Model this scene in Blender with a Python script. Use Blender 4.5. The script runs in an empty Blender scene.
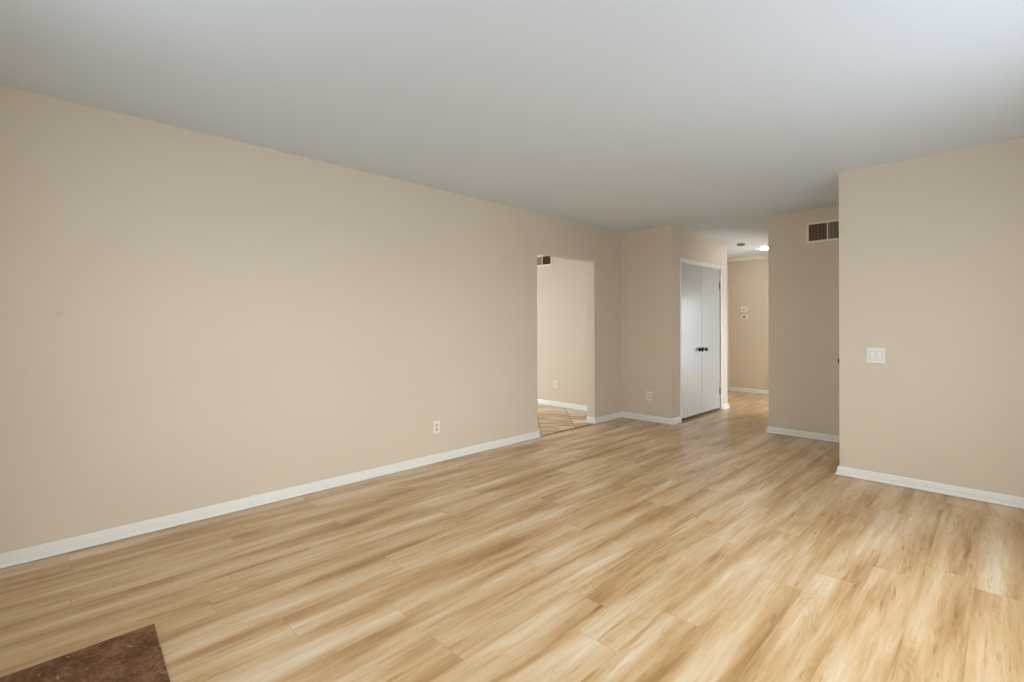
import bpy, bmesh, math, random
from mathutils import Vector, Matrix
random.seed(7)
C = bpy.context.scene.collection
S = bpy.context.scene
PI = math.pi

# ------------------------------------------------------------------ measured plan (metres; X right of the left wall, Y down the room)
H = 2.44                       # ceiling
XL = -3.553                    # face of the long left wall
YC = 5.522                     # closet front
XC = -2.848                    # closet side (double doors)
YC2 = 7.213                    # closet far end
XE, YE = -0.939, 4.627         # end wall on the right: outer corner
XV, YV = -1.864, 5.872         # wall with the return grille: outer corner
YH = 9.113                     # far wall of the hall
XR = 0.60                      # right wall (window wall, outside the frame)
YB = -0.42                     # wall behind the camera
T = 0.115                      # wall thickness
YI = 5.565                     # wall seen through the opening in the left wall
OY0, OY1, OZ = 3.868, 4.912, 2.01   # opening in the left wall

# ------------------------------------------------------------------ camera
cam = bpy.data.cameras.new('camera')
camo = bpy.data.objects.new('camera', cam); C.objects.link(camo)
yaw, roll, hc, foc = math.radians(45.5656), -0.0032, 1.2137, 483.24
F = Vector((-math.sin(yaw), math.cos(yaw), 0)); R0 = Vector((math.cos(yaw), math.sin(yaw), 0)); U0 = Vector((0, 0, 1))
R_ = R0*math.cos(roll) + U0*math.sin(roll); U_ = U0*math.cos(roll) - R0*math.sin(roll)
m = Matrix((R_, U_, -F)).transposed().to_4x4(); m.translation = Vector((0, 0, hc))
camo.matrix_world = m
cam.sensor_fit = 'HORIZONTAL'; cam.sensor_width = 36.0; cam.lens = foc/1024*36
cam.shift_y = -(341 - 325.70)/1024
cam.clip_start = 0.02
S.camera = camo

# ------------------------------------------------------------------ world, daylight, exposure
w = bpy.data.worlds.new('sky'); S.world = w; w.use_nodes = True
nt = w.node_tree; bg = nt.nodes['Background']
tc = nt.nodes.new('ShaderNodeTexCoord'); sp = nt.nodes.new('ShaderNodeSeparateXYZ'); cr = nt.nodes.new('ShaderNodeValToRGB')
nt.links.new(tc.outputs['Generated'], sp.inputs[0]); ma = nt.nodes.new('ShaderNodeMath'); ma.operation = 'MULTIPLY_ADD'
nt.links.new(sp.outputs[2], ma.inputs[0]); ma.inputs[1].default_value = 0.5; ma.inputs[2].default_value = 0.5
nt.links.new(ma.outputs[0], cr.inputs[0]); nt.links.new(cr.outputs[0], bg.inputs[0])
e = cr.color_ramp.elements                       # paved ground below the horizon, hazy bright sky above
GROUND, SKY = (0.425, 0.47, 0.52, 1), (0.72, 0.755, 0.76, 1)
e[0].position, e[0].color = 0.0, GROUND
e[1].position, e[1].color = 1.0, SKY
k = e.new(0.485); k.color = GROUND
k = e.new(0.53); k.color = SKY
bg.inputs[1].default_value = 7.0

def portal(name, loc, direction, sx, sy):
    """a window's daylight: a portal that guides the sky's light through the opening"""
    l = bpy.data.lights.new(name, 'AREA'); l.shape = 'RECTANGLE'; l.size = sx; l.size_y = sy
    l.cycles.is_portal = True
    o = bpy.data.objects.new(name, l); C.objects.link(o); o.location = loc
    o.rotation_euler = Vector(direction).to_track_quat('-Z', 'Z').to_euler()
    return o
W1 = (1.20, 3.35, 0.45, 2.08)       # window in the right wall: y0 y1 z0 z1
W4 = (-2.20, 0.40, 1.20, 2.15)      # unseen opening added behind the camera as daylight fill: x0 x1 z0 z1
W2 = (8.0, 11.6, 0.05, 1.88)        # window of the room off the hall
W3 = (2.2, 4.9, 0.25, 2.10)         # window of the tiled room
portal('daylight_window_room', (XR+0.02, (W1[0]+W1[1])/2, (W1[2]+W1[3])/2), (-1, 0, 0), W1[1]-W1[0], W1[3]-W1[2])
portal('daylight_fill_back', ((W4[0]+W4[1])/2, YB-0.02, (W4[2]+W4[3])/2), (0, 1, 0), W4[1]-W4[0], W4[3]-W4[2])
portal('daylight_window_hall', (-0.43, (W2[0]+W2[1])/2, (W2[2]+W2[3])/2), (-1, 0, 0), W2[1]-W2[0], W2[3]-W2[2])
portal('daylight_window_tiled', (-7.27, (W3[0]+W3[1])/2, (W3[2]+W3[3])/2), (1, 0, 0), W3[1]-W3[0], W3[3]-W3[2])

def area(name, loc, direction, sx, sy, radiance, col):
    """lamp added outside a window to boost its daylight; radiance is given for a window of any size"""
    l = bpy.data.lights.new(name, 'AREA'); l.shape = 'RECTANGLE'; l.size = sx; l.size_y = sy
    l.energy = radiance*PI*sx*sy; l.color = col
    o = bpy.data.objects.new(name, l); C.objects.link(o); o.location = loc
    o.rotation_euler = Vector(direction).to_track_quat('-Z', 'Z').to_euler()
A1, A2, A3 = 11.8, 8.0, 2.2  # lamps added outside the windows, standing in for bright outdoors
area('daylight_boost_room', (XR+3.2, 2.75, 2.2), (-1, 0, -0.15), 1.8, 1.3, A1, (1.0, 1.02, 1.04))
area('daylight_boost_hall', (-0.25, (W2[0]+W2[1])/2, (W2[2]+W2[3])/2), (-1, 0, 0), W2[1]-W2[0], W2[3]-W2[2], A2, (0.95, 1.0, 1.08))
area('daylight_boost_tiled', (-7.45, (W3[0]+W3[1])/2, (W3[2]+W3[3])/2), (1, 0, 0), W3[1]-W3[0], W3[3]-W3[2], A3, (0.95, 0.99, 1.1))

S.view_settings.view_transform = 'Standard'; S.view_settings.look = 'None'
S.view_settings.gamma = 1.0; S.view_settings.use_curve_mapping = False
S.view_settings.exposure = 0.05
S.cycles.max_bounces = 14; S.cycles.diffuse_bounces = 10; S.cycles.glossy_bounces = 4
S.cycles.use_denoising = True

# ------------------------------------------------------------------ materials
def srgb(r, g, b):
    f = lambda c: (c/255/12.92 if c/255 <= 0.04045 else ((c/255+0.055)/1.055)**2.4)
    return (f(r), f(g), f(b), 1)

class NT:
    def __init__(s, name):
        s.m = bpy.data.materials.new(name); s.m.use_nodes = True
        s.t = s.m.node_tree; s.b = s.t.nodes['Principled BSDF']
    def n(s, typ, **kw):
        x = s.t.nodes.new(typ)
        for k, v in kw.items(): setattr(x, k, v)
        return x
    def put(s, sock, v):
        if isinstance(v, bpy.types.NodeSocket): s.t.links.new(v, sock)
        else: sock.default_value = v
    def math(s, op, a, b=0.0, c=0.0, clamp=False):
        x = s.n('ShaderNodeMath', operation=op, use_clamp=clamp)
        s.put(x.inputs[0], a); s.put(x.inputs[1], b)
        if op in ('MULTIPLY_ADD', 'SMOOTH_MIN', 'COMPARE'): s.put(x.inputs[2], c)
        return x.outputs[0]
    def comb(s, x, y, z=0.0):
        c = s.n('ShaderNodeCombineXYZ')
        for i, v in enumerate((x, y, z)): s.put(c.inputs[i], v)
        return c.outputs[0]
    def pos(s):
        tc = s.n('ShaderNodeTexCoord'); sp = s.n('ShaderNodeSeparateXYZ')
        s.t.links.new(tc.outputs['Object'], sp.inputs[0])
        return tc.outputs['Object'], sp.outputs[0], sp.outputs[1], sp.outputs[2]
    def noise(s, vec, scale, detail=2, rough=0.5, dist=0.0):
        x = s.n('ShaderNodeTexNoise'); s.put(x.inputs['Vector'], vec)
        x.inputs['Scale'].default_value = scale; x.inputs['Detail'].default_value = detail
        x.inputs['Roughness'].default_value = rough; x.inputs['Distortion'].default_value = dist
        return x.outputs['Fac']
    def white(s, vec):
        x = s.n('ShaderNodeTexWhiteNoise', noise_dimensions='3D'); s.put(x.inputs['Vector'], vec)
        return x.outputs['Value']
    def ramp(s, fac, stops):
        x = s.n('ShaderNodeValToRGB'); s.put(x.inputs[0], fac)
        e = x.color_ramp.elements
        while len(e) > 1: e.remove(e[-1])
        e[0].position, e[0].color = stops[0]
        for p, c in stops[1:]:
            k = e.new(p); k.color = c
        return x.outputs[0]
    def mapr(s, v, a, b, c=0.0, d=1.0, smooth=False):
        x = s.n('ShaderNodeMapRange'); x.clamp = True
        if smooth: x.interpolation_type = 'SMOOTHSTEP'
        s.put(x.inputs[0], v)
        for i, q in enumerate((a, b, c, d)): x.inputs[i+1].default_value = q
        return x.outputs[0]
    def mix(s, fac, a, b, mode='MIX'):
        x = s.n('ShaderNodeMix', data_type='RGBA', blend_type=mode)
        s.put(x.inputs[0], fac); s.put(x.inputs[6], a); s.put(x.inputs[7], b)
        return x.outputs[2]
    def bump(s, h, strength, dist):
        x = s.n('ShaderNodeBump'); x.inputs['Strength'].default_value = strength; x.inputs['Distance'].default_value = dist
        s.put(x.inputs['Height'], h); s.t.links.new(x.outputs[0], s.b.inputs['Normal'])
    def done(s, col, rough, spec=0.5, metal=0.0):
        s.put(s.b.inputs['Base Color'], col); s.put(s.b.inputs['Roughness'], rough)
        s.b.inputs['Specular IOR Level'].default_value = spec; s.b.inputs['Metallic'].default_value = metal
        return s.m

def plain(name, col, rough=0.5, spec=0.5, metal=0.0, var=0.03, scale=30, bump=0.0):
    k = NT(name); v, x, y, z = k.pos()
    f = k.noise(v, scale, 3)
    dark = tuple(c*(1-var) for c in col[:3]) + (1,); lite = tuple(min(1, c*(1+var)) for c in col[:3]) + (1,)
    c = k.ramp(f, [(0.3, dark), (0.7, lite)])
    if bump: k.bump(f, bump, 0.001)
    return k.done(c, rough, spec, metal)

WALLC = srgb(213, 203, 186)
def wall_paint(name, smudge=None):
    k = NT(name); v, x, y, z = k.pos()
    big = k.noise(v, 1.3, 2)
    c = k.mix(k.mapr(big, 0.3, 0.7), tuple(a*0.985 for a in WALLC[:3])+(1,), tuple(a*1.01 for a in WALLC[:3])+(1,))
    if smudge:
        d = k.n('ShaderNodeVectorMath', operation='DISTANCE'); k.put(d.inputs[0], v); d.inputs[1].default_value = smudge
        c = k.mix(k.mapr(d.outputs['Value'], 0.006, 0.021, 0.14, 0.0, True), c, (0.2, 0.16, 0.12, 1))
    k.bump(k.noise(v, 160, 2), 0.10, 0.001)
    return k.done(c, 0.55, 0.35)
M_WALL = wall_paint('tan_wall_paint')
M_WALLS = wall_paint('tan_wall_paint_smudged', (XL, 0.082, 1.284))
M_CEIL = None
def ceiling_mat():
    k = NT('white_ceiling_paint'); v, x, y, z = k.pos()
    c = k.mix(k.noise(v, 0.9, 2), srgb(217, 228, 240), srgb(221, 232, 243))
    k.bump(k.noise(v, 120, 3), 0.15, 0.001)
    return k.done(c, 0.8, 0.2)
M_CEIL = ceiling_mat()
M_TRIM = plain('white_trim_paint', srgb(230, 231, 228), 0.35, 0.5, var=0.01)
M_DOOR = plain('white_door_paint', srgb(193, 196, 194), 0.20, 0.5, var=0.012, scale=6)
M_PLATE = plain('white_plastic', srgb(232, 234, 236), 0.35, var=0.01)
M_CREAM = plain('cream_plastic', srgb(238, 231, 218), 0.4, var=0.01)
M_SLOT = plain('slot_shadow_plastic', srgb(124, 114, 103), 0.6)
M_RECEPT = plain('receptacle_plastic', srgb(214, 205, 190), 0.4, var=0.01)
M_BRONZE = plain('aged_bronze', srgb(52, 42, 26), 0.35, 0.5, 0.8)
M_HINGE = plain('nickel_hinge', srgb(150, 145, 132), 0.35, 0.5, 0.8)
M_GFRAME = plain('almond_grille_enamel', srgb(238, 230, 206), 0.4, var=0.01)
M_GFIN = plain('grille_fins_shaded', srgb(150, 134, 108), 0.5)  # fins turned along the view: shade between them painted as a darker tone
M_GFIN2 = plain('grille_fins_lit', srgb(176, 168, 156), 0.5)  # same fins turned to face the view: caught light painted as a paler tone
M_DARK = plain('duct_dark', srgb(38, 30, 18), 0.9)
M_GREY = plain('grey_plastic', srgb(120, 116, 110), 0.5)
M_SEAM = plain('threshold_strip', srgb(150, 116, 70), 0.5)

def oak_floor():
    k = NT('light_oak_vinyl_planks'); v, x, y, z = k.pos()
    PW, PL = 0.1825, 1.22
    xs = k.math('DIVIDE', k.math('ADD', x, 1.744+50*PW), PW)
    row = k.math('FLOOR', xs); fx = k.math('FRACT', xs)
    off = k.white(k.comb(row, 3.7, 1.3))
    ys = k.math('ADD', k.math('DIVIDE', y, PL), k.math('MULTIPLY', off, 7.0))
    ys = k.math('ADD', ys, 20.0)
    colm = k.math('FLOOR', ys); fy = k.math('FRACT', ys)
    h1 = k.white(k.comb(row, colm, 0.5)); h2 = k.white(k.comb(row, colm, 7.5))
    ox = k.math('MULTIPLY', h1, 37.0); oy = k.math('MULTIPLY', h2, 53.0)
    X = k.math('ADD', x, ox); Y = k.math('ADD', y, oy)
    # broad light and dark bands down each plank
    wob = k.math('MULTIPLY', k.math('SUBTRACT', k.noise(k.comb(k.math('MULTIPLY', X, 5.0), k.math('MULTIPLY', Y, 1.5), h1), 1.0, 2), 0.5), 0.045)
    Xw = k.math('ADD', X, wob)
    Xc = k.math('ADD', x, wob)
    own = k.noise(k.comb(k.math('MULTIPLY', Xw, 9.0), k.math('MULTIPLY', Y, 1.15), h1), 1.0, 2, 0.45)
    com = k.noise(k.comb(k.math('MULTIPLY', Xc, 8.0), k.math('MULTIPLY', y, 0.95), 3.0), 1.0, 2, 0.5)
    band = k.math('ADD', k.math('MULTIPLY', own, 0.50), k.math('MULTIPLY', com, 0.62)); band = k.math('SUBTRACT', band, 0.06)
    band2 = k.noise(k.comb(k.math('MULTIPLY', Xw, 34.0), k.math('MULTIPLY', Y, 2.6), h2), 1.0, 3, 0.55)
    # contour lines of a smooth field give the cathedral figure
    fld = k.noise(k.comb(k.math('MULTIPLY', Xw, 9.0), k.math('MULTIPLY', Y, 1.4), h2), 1.0, 1, 0.4)
    ring = k.math('PINGPONG', k.math('MULTIPLY', fld, 26.0), 0.5)
    ring = k.mapr(ring, 0.0, 0.28, 1.0, 0.0)
    rmask = k.mapr(k.noise(k.comb(k.math('MULTIPLY', X, 7.0), k.math('MULTIPLY', Y, 1.6), 4.0), 1.0, 1), 0.52, 0.68)
    ring = k.math('MULTIPLY', ring, rmask)
    grain = k.noise(k.comb(k.math('MULTIPLY', Xw, 80.0), k.math('MULTIPLY', Y, 4.0), h2), 1.0, 4, 0.62)
    fine = k.noise(k.comb(k.math('MULTIPLY', Xw, 240.0), k.math('MULTIPLY', Y, 14.0), h1), 1.0, 2, 0.5)
    knot = k.mapr(k.noise(k.comb(k.math('MULTIPLY', Xw, 26.0), k.math('MULTIPLY', Y, 2.2), 9.0), 1.0, 2, 0.5), 0.64, 0.80)
    val = k.math('MULTIPLY', k.math('SUBTRACT', band, 0.5), 1.6)
    val = k.math('ADD', val, k.math('MULTIPLY', k.math('SUBTRACT', band2, 0.5), 0.62))
    val = k.math('ADD', val, k.math('MULTIPLY', k.math('SUBTRACT', grain, 0.5), 0.42))
    val = k.math('ADD', val, k.math('MULTIPLY', k.math('SUBTRACT', fine, 0.5), 0.12))
    val = k.math('ADD', val, k.math('MULTIPLY', ring, -0.10))
    val = k.math('ADD', val, k.math('MULTIPLY', knot, -0.45))
    val = k.math('ADD', val, k.math('MULTIPLY', k.math('SUBTRACT', h1, 0.5), 0.10))
    fleck = k.mapr(k.noise(k.comb(k.math('MULTIPLY', Xw, 62.0), k.math('MULTIPLY', Y, 5.0), h1), 1.0, 3, 0.6), 0.60, 0.76)
    val = k.math('ADD', val, k.math('MULTIPLY', fleck, -0.28))
    prof = k.math('MULTIPLY', k.math('MULTIPLY', fx, k.math('SUBTRACT', 1.0, fx)), 4.0)
    val = k.math('ADD', val, k.math('MULTIPLY', k.math('SUBTRACT', prof, 0.66), 0.16))
    val = k.math('ADD', val, 0.53)
    c = k.ramp(val, [(0.0, srgb(146, 107, 65)), (0.28, srgb(177, 140, 95)), (0.52, srgb(200, 168, 126)),
                     (0.78, srgb(215, 192, 160)), (1.0, srgb(226, 212, 190))])
    # thin joints
    ex = k.math('MINIMUM', fx, k.math('SUBTRACT', 1.0, fx)); ey = k.math('MINIMUM', fy, k.math('SUBTRACT', 1.0, fy))
    jx = k.mapr(ex, 0.0, 0.010, 0.16, 0.0); jy = k.mapr(ey, 0.0, 0.0016, 0.38, 0.0)
    c = k.mix(k.math('MAXIMUM', jx, jy), c, srgb(96, 66, 34))
    hgt = k.math('ADD', k.math('MULTIPLY', grain, 0.5), k.math('MULTIPLY', k.math('MAXIMUM', jx, jy), -1.2))
    k.bump(hgt, 0.08, 0.001)
    r = k.mapr(grain, 0.2, 0.8, 0.36, 0.26)
    return k.done(c, r, 0.5)
M_FLOOR = oak_floor()

def tile_floor():
    k = NT('travertine_tiles'); v, x, y, z = k.pos()
    a = math.sqrt(0.5); TS = 0.420
    u = k.math('MULTIPLY', k.math('SUBTRACT', y, x), a); q = k.math('MULTIPLY', k.math('ADD', x, y), a)
    us = k.math('ADD', k.math('DIVIDE', k.math('SUBTRACT', u, 5.86), TS), 40.0)
    qs = k.math('ADD', k.math('DIVIDE', k.math('SUBTRACT', q, 0.275), TS), 40.0)
    iu, iq = k.math('FLOOR', us), k.math('FLOOR', qs); fu, fq = k.math('FRACT', us), k.math('FRACT', qs)
    h = k.white(k.comb(iu, iq, 2.0))
    vein = k.noise(k.comb(k.math('MULTIPLY', u, 13.0), k.math('MULTIPLY', q, 3.0), k.math('MULTIPLY', h, 30)), 1.0, 4, 0.55, 0.6)
    val = k.math('ADD', vein, k.math('MULTIPLY', k.math('SUBTRACT', h, 0.5), 0.15))
    c = k.ramp(val, [(0.36, srgb(176, 142, 104)), (0.5, srgb(218, 192, 154)), (0.62, srgb(236, 218, 188))])
    e = k.math('MINIMUM', k.math('MINIMUM', fu, k.math('SUBTRACT', 1, fu)), k.math('MINIMUM', fq, k.math('SUBTRACT', 1, fq)))
    j = k.mapr(e, 0.008, 0.017, 1.0, 0.0)
    c = k.mix(j, c, srgb(118, 86, 56))
    k.bump(k.math('MULTIPLY', j, -1.0), 0.3, 0.002)
    return k.done(c, 0.35, 0.5)
M_TILE = tile_floor()

def brick_mat():
    k = NT('worn_brown_brick'); v, x, y, z = k.pos()
    n1 = k.noise(v, 9, 4, 0.6); n2 = k.noise(v, 60, 5, 0.7); n3 = k.noise(v, 34, 3, 0.5)
    val = k.math('ADD', k.math('MULTIPLY', n1, 0.5), k.math('MULTIPLY', n2, 0.5))
    c = k.ramp(val, [(0.38, srgb(82, 52, 32)), (0.5, srgb(114, 79, 53)), (0.62, srgb(146, 108, 80))])
    c = k.mix(k.mapr(n3, 0.67, 0.72, 0.0, 0.8), c, srgb(206, 186, 162))
    k.bump(n2, 0.5, 0.003)
    return k.done(c, 0.75, 0.3)
M_BRICK = brick_mat()
M_MORTAR = plain('brown_mortar', srgb(112, 78, 54), 0.9, 0.2, var=0.2, scale=60)

def emis(name, col, strength):
    k = NT(name); k.b.inputs['Emission Color'].default_value = col; k.b.inputs['Emission Strength'].default_value = strength
    return k.done(col, 0.4)
M_LAMP = emis('lit_lamp_glass', (1.0, 0.99, 0.98, 1), 80.0)

# ------------------------------------------------------------------ mesh helpers
def link(name, bm, mat, parent=None, bevel=0.0, smooth=False):
    bmesh.ops.recalc_face_normals(bm, faces=bm.faces)
    me = bpy.data.meshes.new(name); bm.to_mesh(me); bm.free()
    me.materials.append(mat)
    if smooth:
        for p in me.polygons: p.use_smooth = True
    o = bpy.data.objects.new(name, me); C.objects.link(o)
    if parent: o.parent = parent
    if bevel:
        b = o.modifiers.new('bevel', 'BEVEL'); b.width = bevel; b.segments = 2; b.limit_method = 'ANGLE'
    return o
def box(bm, x0, x1, y0, y1, z0, z1):
    v = [bm.verts.new((x, y, z)) for z in (z0, z1) for y in (y0, y1) for x in (x0, x1)]
    for f in ((0, 2, 3, 1), (4, 5, 7, 6), (0, 1, 5, 4), (2, 6, 7, 3), (0, 4, 6, 2), (1, 3, 7, 5)):
        bm.faces.new([v[i] for i in f])
def boxes(*bs):
    bm = bmesh.new()
    for b in bs: box(bm, *b)
    return bm
def lathe(prof, axis='Z', n=28):
    """prof: list of (r, h) revolved about an axis, ends closed on the axis"""
    bm = bmesh.new(); rings = []
    for r, h in prof:
        if r < 1e-6: rings.append([bm.verts.new(place(0, 0, h, axis))])
        else: rings.append([bm.verts.new(place(r*math.cos(2*PI*i/n), r*math.sin(2*PI*i/n), h, axis)) for i in range(n)])
    for a, b in zip(rings, rings[1:]):
        for i in range(n):
            j = (i+1) % n
            if len(a) == 1 and len(b) == 1: continue
            if len(a) == 1: bm.faces.new((a[0], b[i], b[j]))
            elif len(b) == 1: bm.faces.new((a[i], b[0], a[j]))
            else: bm.faces.new((a[i], b[i], b[j], a[j]))
    return bm
def place(a, b, h, axis):
    return {'Z': (a, b, h), 'X': (h, a, b), 'Y': (b, h, a)}[axis]
def struct(name, bm, mat, parent=None, bevel=0.0):
    o = link(name, bm, mat, parent, bevel)
    if parent is None: o['kind'] = 'structure'
    return o
def thing(name, label, cat, loc, rotz=0.0, group=None):
    o = bpy.data.objects.new(name, None); C.objects.link(o); o.empty_display_size = 0.05
    o.location = loc; o.rotation_euler = (0, 0, rotz); o['label'] = label; o['category'] = cat
    if group: o['group'] = group
    return o

# ------------------------------------------------------------------ floors, ceiling
struct('floor', boxes((XL-0.012, XR+0.3, YB-0.3, 12.2, -0.10, 0.0)), M_FLOOR)
struct('floor_tiled', boxes((-7.6, XL-0.012, 0.9, YI+0.1, -0.10, 0.0)), M_TILE)
struct('ceiling', boxes((-7.6, XR+0.3, YB-0.3, 12.2, H, H+0.1)), M_CEIL)
struct('trim_1', boxes((XL-0.026, XL+0.006, OY0, OY1, 0.0, 0.004)), M_SEAM, bevel=0.0015)

# ------------------------------------------------------------------ walls
Z0, Z1 = 0.0, H
struct('wall_left', boxes((XL-T, XL, YB-T, OY0, Z0, Z1), (XL-T, XL, OY1, YC+T, Z0, Z1), (XL-T, XL, OY0, OY1, OZ, Z1)), M_WALLS)
struct('wall_hall_left', boxes((XL-T, XL, YC2, YH+T, Z0, Z1)), M_WALL)
struct('wall_closet_front', boxes((XL, XC, YC, YC+T, Z0, Z1)), M_WALL)
DY0, DY1, DZ = 5.757, 6.962, 2.015          # closet door opening
struct('wall_closet_side', boxes((XC-T, XC, YC+T, DY0, Z0, Z1), (XC-T, XC, DY1, YC2, Z0, Z1), (XC-T, XC, DY0, DY1, DZ, Z1)), M_WALL)
struct('wall_closet_back', boxes((XL, XC-T, YC2-T, YC2, Z0, Z1)), M_WALL)
struct('wall_closet_inside', boxes((XL-T, XL, YC+T, YC2, Z0, Z1)), M_WALL)
struct('wall_hall_end', boxes((XL, XV+T, YH, YH+T, Z0, Z1)), M_WALL)
struct('wall_vent', boxes((XV, XE+T, YV, YV+T, Z0, Z1)), M_WALL)
HY0, HY1, HZ = 7.35, 8.95, 2.03             # opening on the right of the hall
struct('wall_hall_right', boxes((XV, XV+T, YV+T, HY0, Z0, Z1), (XV, XV+T, HY0, YH, HZ, Z1), (XV, XV+T, HY1, YH, Z0, HZ)), M_WALL)
struct('wall_end', boxes((XE, XR+T, YE, YE+T, Z0, Z1)), M_WALL)
FD0, FD1, FDZ = 4.80, 5.72, 2.03            # front door in the entry recess
struct('wall_entry', boxes((XE, XE+T, YE+T, FD0, Z0, Z1), (XE, XE+T, FD1, YV, Z0, Z1), (XE, XE+T, FD0, FD1, FDZ, Z1)), M_WALL)
struct('wall_right', boxes((XR, XR+T, YB-T, W1[0], Z0, Z1), (XR, XR+T, W1[1], YE, Z0, Z1),
                           (XR, XR+T, W1[0], W1[1], Z0, W1[2]), (XR, XR+T, W1[0], W1[1], W1[3], Z1)), M_WALL)
struct('wall_back', boxes((XL, W4[0], YB-T, YB, Z0, Z1), (W4[1], XR, YB-T, YB, Z0, Z1),
                          (W4[0], W4[1], YB-T, YB, Z0, W4[2]), (W4[0], W4[1], YB-T, YB, W4[3], Z1)), M_WALL)
# room off the hall
XW2 = -0.45
struct('wall_hall_room', boxes((XW2, XW2+T, YV+T, W2[0], Z0, Z1), (XW2, XW2+T, W2[1], 12.0, Z0, Z1),
                               (XW2, XW2+T, W2[0], W2[1], Z0, W2[2]), (XW2, XW2+T, W2[0], W2[1], W2[3], Z1),
                               (XV+T, XW2, 12.0, 12.0+T, Z0, Z1), (XV, XV+T, YH+T, 12.0+T, Z0, Z1)), M_WALL)
# tiled room
struct('wall_tiled_far', boxes((-7.25, XL-T, YI, YI+T, Z0, Z1)), M_WALL)
struct('wall_tiled_near', boxes((-7.25, XL-T, 1.0-T, 1.0, Z0, Z1)), M_WALL)
struct('wall_tiled_left', boxes((-7.25-T, -7.25, 1.0-T, W3[0], Z0, Z1), (-7.25-T, -7.25, W3[1], YI+T, Z0, Z1),
                                (-7.25-T, -7.25, W3[0], W3[1], Z0, W3[2]), (-7.25-T, -7.25, W3[0], W3[1], W3[3], Z1)), M_WALL)

def window(name, x, W, d, mull=True):
    y0, y1, z0, z1 = W; f = 0.045; ym = (y0+y1)/2
    a, b = (x+0.02, x+0.07) if d > 0 else (x-0.07, x-0.02)
    o = struct(name, boxes((a, b, y0, y0+f, z0, z1), (a, b, y1-f, y1, z0, z1), (a, b, y0+f, y1-f, z0, z0+f),
                           (a, b, y0+f, y1-f, z1-f, z1), *([(a, b, ym-f/2, ym+f/2, z0+f, z1-f)] if mull else [])), M_TRIM)
    return o
window('window_1', XR, W1, 1, False); window('window_2', XW2, W2, 1); window('window_3', -7.25, W3, -1)

# ------------------------------------------------------------------ baseboards (profile: shoe foot, ogee, eased top)
BH = 0.069
PROF = [(0, 0), (0.026, 0), (0.026, 0.006), (0.022, 0.014), (0.0165, 0.017), (0.0155, 0.042), (0.0135, 0.047),
        (0.0125, 0.057), (0.008, 0.065), (0.006, BH), (0, BH)]
def base(name, pts):
    """run of baseboard along pts (plan), the wall to the LEFT of the walking direction, moulding to the right; mitred corners"""
    pts = [Vector(p) for p in pts]; n = len(pts); dirs = [(pts[i+1]-pts[i]).normalized() for i in range(n-1)]
    bm = bmesh.new(); secs = []
    for i, p in enumerate(pts):
        if i == 0: mv = Vector((dirs[0].y, -dirs[0].x))
        elif i == n-1: mv = Vector((dirs[-1].y, -dirs[-1].x))
        else:
            a = Vector((dirs[i-1].y, -dirs[i-1].x)); b = Vector((dirs[i].y, -dirs[i].x)); mv = (a+b)/(1+a.dot(b))
        secs.append([bm.verts.new((p.x+mv.x*t, p.y+mv.y*t, z+0.0030)) for t, z in PROF])
    for a, b in zip(secs, secs[1:]):
        for i in range(len(PROF)):
            j = (i+1) % len(PROF); bm.faces.new((a[i], a[j], b[j], b[i]))
    bm.faces.new(secs[0]); bm.faces.new(secs[-1])
    return struct(name, bm, M_TRIM)
base('baseboard_left', [(XL, YB), (XL, OY0), (XL-T, OY0)])
base('baseboard_corner', [(XL-T, OY1), (XL, OY1), (XL, YC), (XC, YC), (XC, DY0-0.04)])
base('baseboard_closet', [(XC, DY1+0.04), (XC, YC2), (XL, YC2)])
base('baseboard_hall', [(XL, YH), (XV, YH)])
base('baseboard_vent', [(XV, HY0), (XV, YV), (XE, YV)])
base('baseboard_end', [(XE, FD0-0.06), (XE, YE), (XR, YE)])
base('baseboard_tiled', [(-7.25, YI), (XL-T, YI)])
base('baseboard_right', [(XR, YE), (XR, YB)])

# cornice of the hall
def cornice(name, pts):
    pts = [Vector(p) for p in pts]; bm = bmesh.new(); secs = []
    prof = [(0, H), (0.055, H), (0.055, H-0.012), (0.03, H-0.035), (0.016, H-0.05), (0.016, H-0.062), (0, H-0.062)]
    n = len(pts); dirs = [(pts[i+1]-pts[i]).normalized() for i in range(n-1)]
    for i, p in enumerate(pts):
        if i == 0: mv = Vector((dirs[0].y, -dirs[0].x))
        elif i == n-1: mv = Vector((dirs[-1].y, -dirs[-1].x))
        else:
            a = Vector((dirs[i-1].y, -dirs[i-1].x)); b = Vector((dirs[i].y, -dirs[i].x)); mv = (a+b)/(1+a.dot(b))
        secs.append([bm.verts.new((p.x+mv.x*t, p.y+mv.y*t, z)) for t, z in prof])
    for a, b in zip(secs, secs[1:]):
        for i in range(len(prof)):
            j = (i+1) % len(prof); bm.faces.new((a[i], a[j], b[j], b[i]))
    bm.faces.new(secs[0]); bm.faces.new(secs[-1])
    return struct(name, bm, M_TRIM)
cornice('trim_2', [(XL, YC2), (XL, YH), (XV, YH)])

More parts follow.
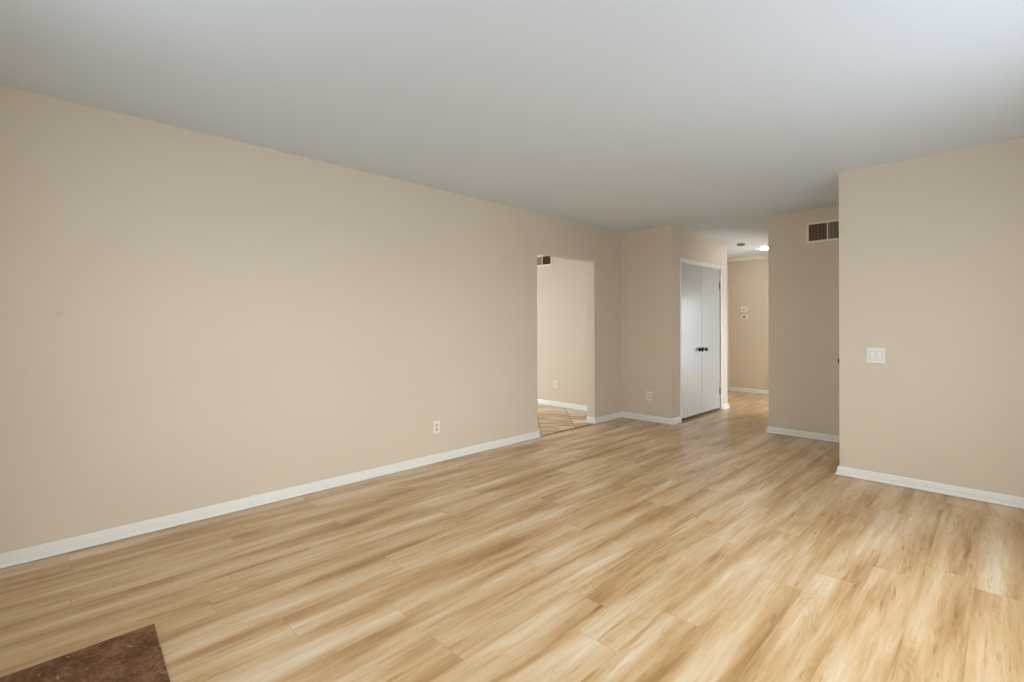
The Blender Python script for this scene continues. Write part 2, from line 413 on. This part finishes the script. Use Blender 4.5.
# ------------------------------------------------------------------ closet: casing, double doors, hinges, knobs
CW = 0.040
x0, x1 = XC, XC+0.012
struct('trim_3', boxes((x0, x1, DY0-CW+0.002, DY0+0.002, 0, DZ+CW), (x0, x1, DY1-0.002, DY1+CW-0.002, 0, DZ+CW),
                       (x0, x1, DY0+0.002, DY1-0.002, DZ-0.002, DZ+CW),
                       (XC-T, XC, DY0, DY0+0.012, 0, DZ), (XC-T, XC, DY1-0.012, DY1, 0, DZ), (XC-T, XC, DY0+0.012, DY1-0.012, DZ-0.012, DZ)),
       M_TRIM, bevel=0.002)
DM = 6.357
def closet_door(name, y0, y1, knob_y, hinge_y, hdir):
    d = struct(name, boxes((XC-0.040, XC-0.005, y0, y1, 0.034, DZ-0.016)), M_DOOR, bevel=0.002)
    for z in (1.775, 0.274):
        bm = lathe([(0, -0.045), (0.0065, -0.045), (0.0065, 0.045), (0.004, 0.050), (0, 0.052)], 'Z', 12)
        bmesh.ops.translate(bm, verts=bm.verts, vec=(XC+0.001, hinge_y, z))
        box(bm, XC-0.006, XC-0.0035, min(hinge_y, hinge_y+hdir*0.028), max(hinge_y, hinge_y+hdir*0.028), z-0.044, z+0.044)
        link('hinge', bm, M_HINGE, d)
    bm = lathe([(0, 0), (0.027, 0), (0.027, 0.005), (0.020, 0.009), (0.010, 0.011), (0.009, 0.026), (0.016, 0.032),
                (0.025, 0.040), (0.027, 0.048), (0.022, 0.056), (0.010, 0.059), (0, 0.060)], 'X', 24)
    bmesh.ops.translate(bm, verts=bm.verts, vec=(XC-0.005, knob_y, 0.888))
    link('knob', bm, M_BRONZE, d, smooth=True)
    return d
closet_door('door_1', DY0+0.014, DM-0.002, DM-0.058, DY0+0.012, 1)
closet_door('door_2', DM+0.002, DY1-0.014, DM+0.058, DY1-0.012, -1)

# front door in the entry recess: only the tip of its knob shows past the corner
fd = struct('door_3', boxes((XE+0.03, XE+0.07, FD0+0.012, FD1-0.012, 0.008, FDZ-0.012)), M_DOOR, bevel=0.002)
bm = lathe([(0, 0), (0.032, 0), (0.032, 0.006), (0.022, 0.011), (0.011, 0.014), (0.011, 0.050), (0.020, 0.058),
            (0.027, 0.066), (0.028, 0.078), (0.021, 0.087), (0.008, 0.091), (0, 0.092)], 'X', 24)
for v in bm.verts: v.co.x *= -1
bmesh.ops.translate(bm, verts=bm.verts, vec=(XE+0.03, FD0+0.085, 0.905))
link('knob', bm, M_BRONZE, fd, smooth=True)
struct('trim_4', boxes((XE, XE+T, FD0, FD0+0.010, 0, FDZ), (XE, XE+T, FD1-0.010, FD1, 0, FDZ), (XE, XE+T, FD0+0.010, FD1-0.010, FDZ-0.010, FDZ)), M_TRIM)

# ------------------------------------------------------------------ return-air grilles (local frame: X along the wall, -Y out of the wall)
def grille(label, loc, wd, ht, finmats, turn=1):
    g = thing('air_grille', label, 'vent', loc)
    f = 0.022; m_ = 0.012; w2, h2 = wd/2, ht/2
    link('frame', boxes((-w2, w2, -0.011, 0, h2-f, h2), (-w2, w2, -0.011, 0, -h2, -h2+f), (-w2, -w2+f, -0.011, 0, -h2+f, h2-f), (w2-f, w2, -0.011, 0, -h2+f, h2-f)), M_GFRAME, g, bevel=0.003)
    link('mullion', boxes((-m_/2, m_/2, -0.009, 0, -h2+f, h2-f)), M_GFRAME, g, bevel=0.002)
    link('backing', boxes((-w2+f, w2-f, -0.0012, 0, -h2+f, h2-f)), M_DARK, g)
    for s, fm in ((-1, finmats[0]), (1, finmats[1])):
        a, b = (-w2+f+0.003, -m_/2-0.003) if s < 0 else (m_/2+0.003, w2-f-0.003)
        bm = bmesh.new(); n = 12; ang = math.radians(50)*s*turn
        for i in range(n):
            cx = a+(b-a)*(i+0.5)/n; dx, dy = math.sin(ang)*0.0045, math.cos(ang)*0.0045
            nx, ny = dy/0.0045*0.0006, -dx/0.0045*0.0006
            vs = []
            for z in (-h2+f, h2-f):
                for (px, py) in ((-dx-nx, -dy-ny), (dx-nx, dy-ny), (dx+nx, dy+ny), (-dx+nx, -dy+ny)):
                    vs.append(bm.verts.new((cx+px, -0.0062+py, z)))
            for q in ((0, 1, 2, 3), (4, 7, 6, 5), (0, 4, 5, 1), (1, 5, 6, 2), (2, 6, 7, 3), (3, 7, 4, 0)): bm.faces.new([vs[i2] for i2 in q])
        link('louvers', bm, fm, g)
    return g
grille('almond return-air grille high on the wall beside the jutting right-hand wall', (-1.290, YV, 2.190), 0.386, 0.216, (M_GFIN, M_GFIN2))
grille('small two-panel air grille on the wall seen through the open doorway', (-5.000, YI, 2.215), 0.386, 0.170, (M_GFIN2, M_GFIN), -1)

# ------------------------------------------------------------------ outlets and switch (local frame: X along the wall, -Y out of the wall)
def outlet(label, loc, rotz, mat):
    o = thing('wall_outlet', label, 'outlet', loc, rotz, None)
    link('cover_plate', boxes((-0.035, 0.035, -0.005, 0, -0.0575, 0.0575)), mat, o, bevel=0.003)
    for s in (-1, 1):
        bm = lathe([(0, -0.0075), (0.0155, -0.0075), (0.017, -0.006), (0.017, -0.004), (0, -0.004)], 'Y', 24)
        for v in bm.verts: v.co.x = max(-0.0135, min(0.0135, v.co.x*1.0)); v.co.z += s*0.0195
        r = link('receptacle', bm, M_RECEPT, o)
        zc = s*0.0195
        bm = boxes((-0.0080, -0.0048, -0.0079, -0.0072, zc-0.001, zc+0.008), (0.0048, 0.0080, -0.0079, -0.0072, zc-0.001, zc+0.007))
        box(bm, -0.0022, 0.0022, -0.0079, -0.0072, zc-0.010, zc-0.005)
        link('slots', bm, M_SLOT, r)
    bm = lathe([(0, -0.0065), (0.0025, -0.0063), (0.0032, -0.005), (0.0032, -0.0045), (0, -0.0045)], 'Y', 12)
    link('screw', bm, mat, o)
    return o
outlet('cream duplex outlet low on the long left wall', (XL, 2.535, 0.310), PI/2, M_CREAM)
outlet('white duplex outlet on the short wall left of the closet doors', (-3.156, YC, 0.318), 0, M_PLATE)
outlet('cream outlet on the pale wall beyond the open doorway', (-4.738, YI, 0.330), 0, M_CREAM)

sw = thing('light_switch', 'white double rocker switch plate on the right-hand wall', 'light switch', (-0.6975, YE, 0.974))
link('cover_plate', boxes((-0.0575, 0.0575, -0.006, 0, -0.0575, 0.0575)), M_PLATE, sw, bevel=0.003)
for s in (-1, 1):
    cx = s*0.023
    bm = bmesh.new()
    pr = [(-0.0052, -0.033), (-0.0075, -0.033), (-0.0105, 0.0), (-0.0085, 0.033), (-0.0052, 0.033)]
    L = [bm.verts.new((cx-0.0155, y, z)) for y, z in pr]; Rr = [bm.verts.new((cx+0.0155, y, z)) for y, z in pr]
    bm.faces.new(L); bm.faces.new(Rr)
    for i in range(len(pr)): bm.faces.new((L[i], L[(i+1) % 5], Rr[(i+1) % 5], Rr[i]))
    rk = link('rocker', bm, M_PLATE, sw)
    link('rocker_surround', boxes((cx-0.0175, cx-0.0158, -0.0066, -0.0055, -0.035, 0.035), (cx+0.0158, cx+0.0175, -0.0066, -0.0055, -0.035, 0.035),
                                  (cx-0.0175, cx+0.0175, -0.0066, -0.0055, 0.0335, 0.035), (cx-0.0175, cx+0.0175, -0.0066, -0.0055, -0.035, -0.0335)), M_SLOT, rk)

# ------------------------------------------------------------------ hall fittings
th = thing('door_chime', 'small cream control box on the hall wall, above the thermostat', 'control box', (-3.291, YH, 1.493))
link('body', boxes((-0.058, 0.058, -0.030, 0, -0.047, 0.047)), M_CREAM, th, bevel=0.006)
link('button', lathe([(0, -0.036), (0.011, -0.036), (0.013, -0.033), (0.013, -0.028), (0, -0.028)], 'Y', 20), M_SLOT, th)
th = thing('thermostat', 'small cream thermostat on the hall wall, below the control box', 'thermostat', (-3.291, YH, 1.358))
link('body', boxes((-0.058, 0.058, -0.026, 0, -0.037, 0.037)), M_CREAM, th, bevel=0.006)
link('display', boxes((-0.020, 0.020, -0.0272, -0.024, -0.014, 0.014)), M_DARK, th, bevel=0.001)

sd = thing('smoke_detector', 'round grey smoke detector on the hall ceiling', 'smoke detector', (-2.765, 7.52, H))
link('mounting_plate', lathe([(0, 0), (0.066, 0), (0.066, -0.010), (0.060, -0.012), (0, -0.012)], 'Z', 32), M_PLATE, sd)
link('body', lathe([(0, -0.0115), (0.057, -0.0115), (0.055, -0.030), (0.046, -0.038), (0.02, -0.040), (0, -0.040)], 'Z', 32), M_GREY, sd)
cl = thing('ceiling_light', 'lit round flush light on the hall ceiling', 'ceiling light', (-2.655, 8.23, H))
link('ring', lathe([(0, 0), (0.092, 0), (0.092, -0.008), (0.086, -0.012), (0.080, -0.010), (0, -0.010)], 'Z', 36), M_PLATE, cl)
link('diffuser', lathe([(0.0, -0.0095), (0.078, -0.0105), (0.072, -0.022), (0.05, -0.030), (0.02, -0.034), (0, -0.035)], 'Z', 36), M_LAMP, cl, smooth=True)

# ------------------------------------------------------------------ brick hearth let into the floor
hx0, hx1, hy0, hy1 = -2.418, -0.85, YB, 0.335
he = thing('brick_hearth', 'worn brown brick hearth on the wood floor, lower left corner', 'hearth', (hx0, hy0, 0))
bm = boxes((0.004, hx1-hx0-0.004, 0.004, hy1-hy0-0.006, 0.0, 0.0108))
for v in bm.verts: v.co.y -= 0.040*v.co.x*max(0.0, v.co.y/(hy1-hy0))
link('mortar_bed', bm, M_MORTAR, he)
bm = bmesh.new(); bw, bl, gap = 0.0935, 0.197, 0.0016
i = 0; xx = 0.0
while xx < hx1-hx0-0.02:
    yy = hy1-hy0
    first = True
    while yy > 0.01:
        L = bl if not (first and i % 2) else bl/2
        a = max(0.0, yy-L+gap); ja = random.uniform(-0.0012, 0.0012) if yy < hy1-hy0-0.01 else random.uniform(-0.003, 0.0)
        box(bm, xx, min(xx+bw-gap, hx1-hx0), a, yy+ja, 0.001, 0.012+random.uniform(-0.0008, 0.0008))
        yy -= L; first = False
    xx += bw; i += 1
for v in bm.verts: v.co.y -= 0.040*v.co.x*max(0.0, v.co.y/(hy1-hy0))     # the front edge runs slightly out of square
link('bricks', bm, M_BRICK, he, bevel=0.001)
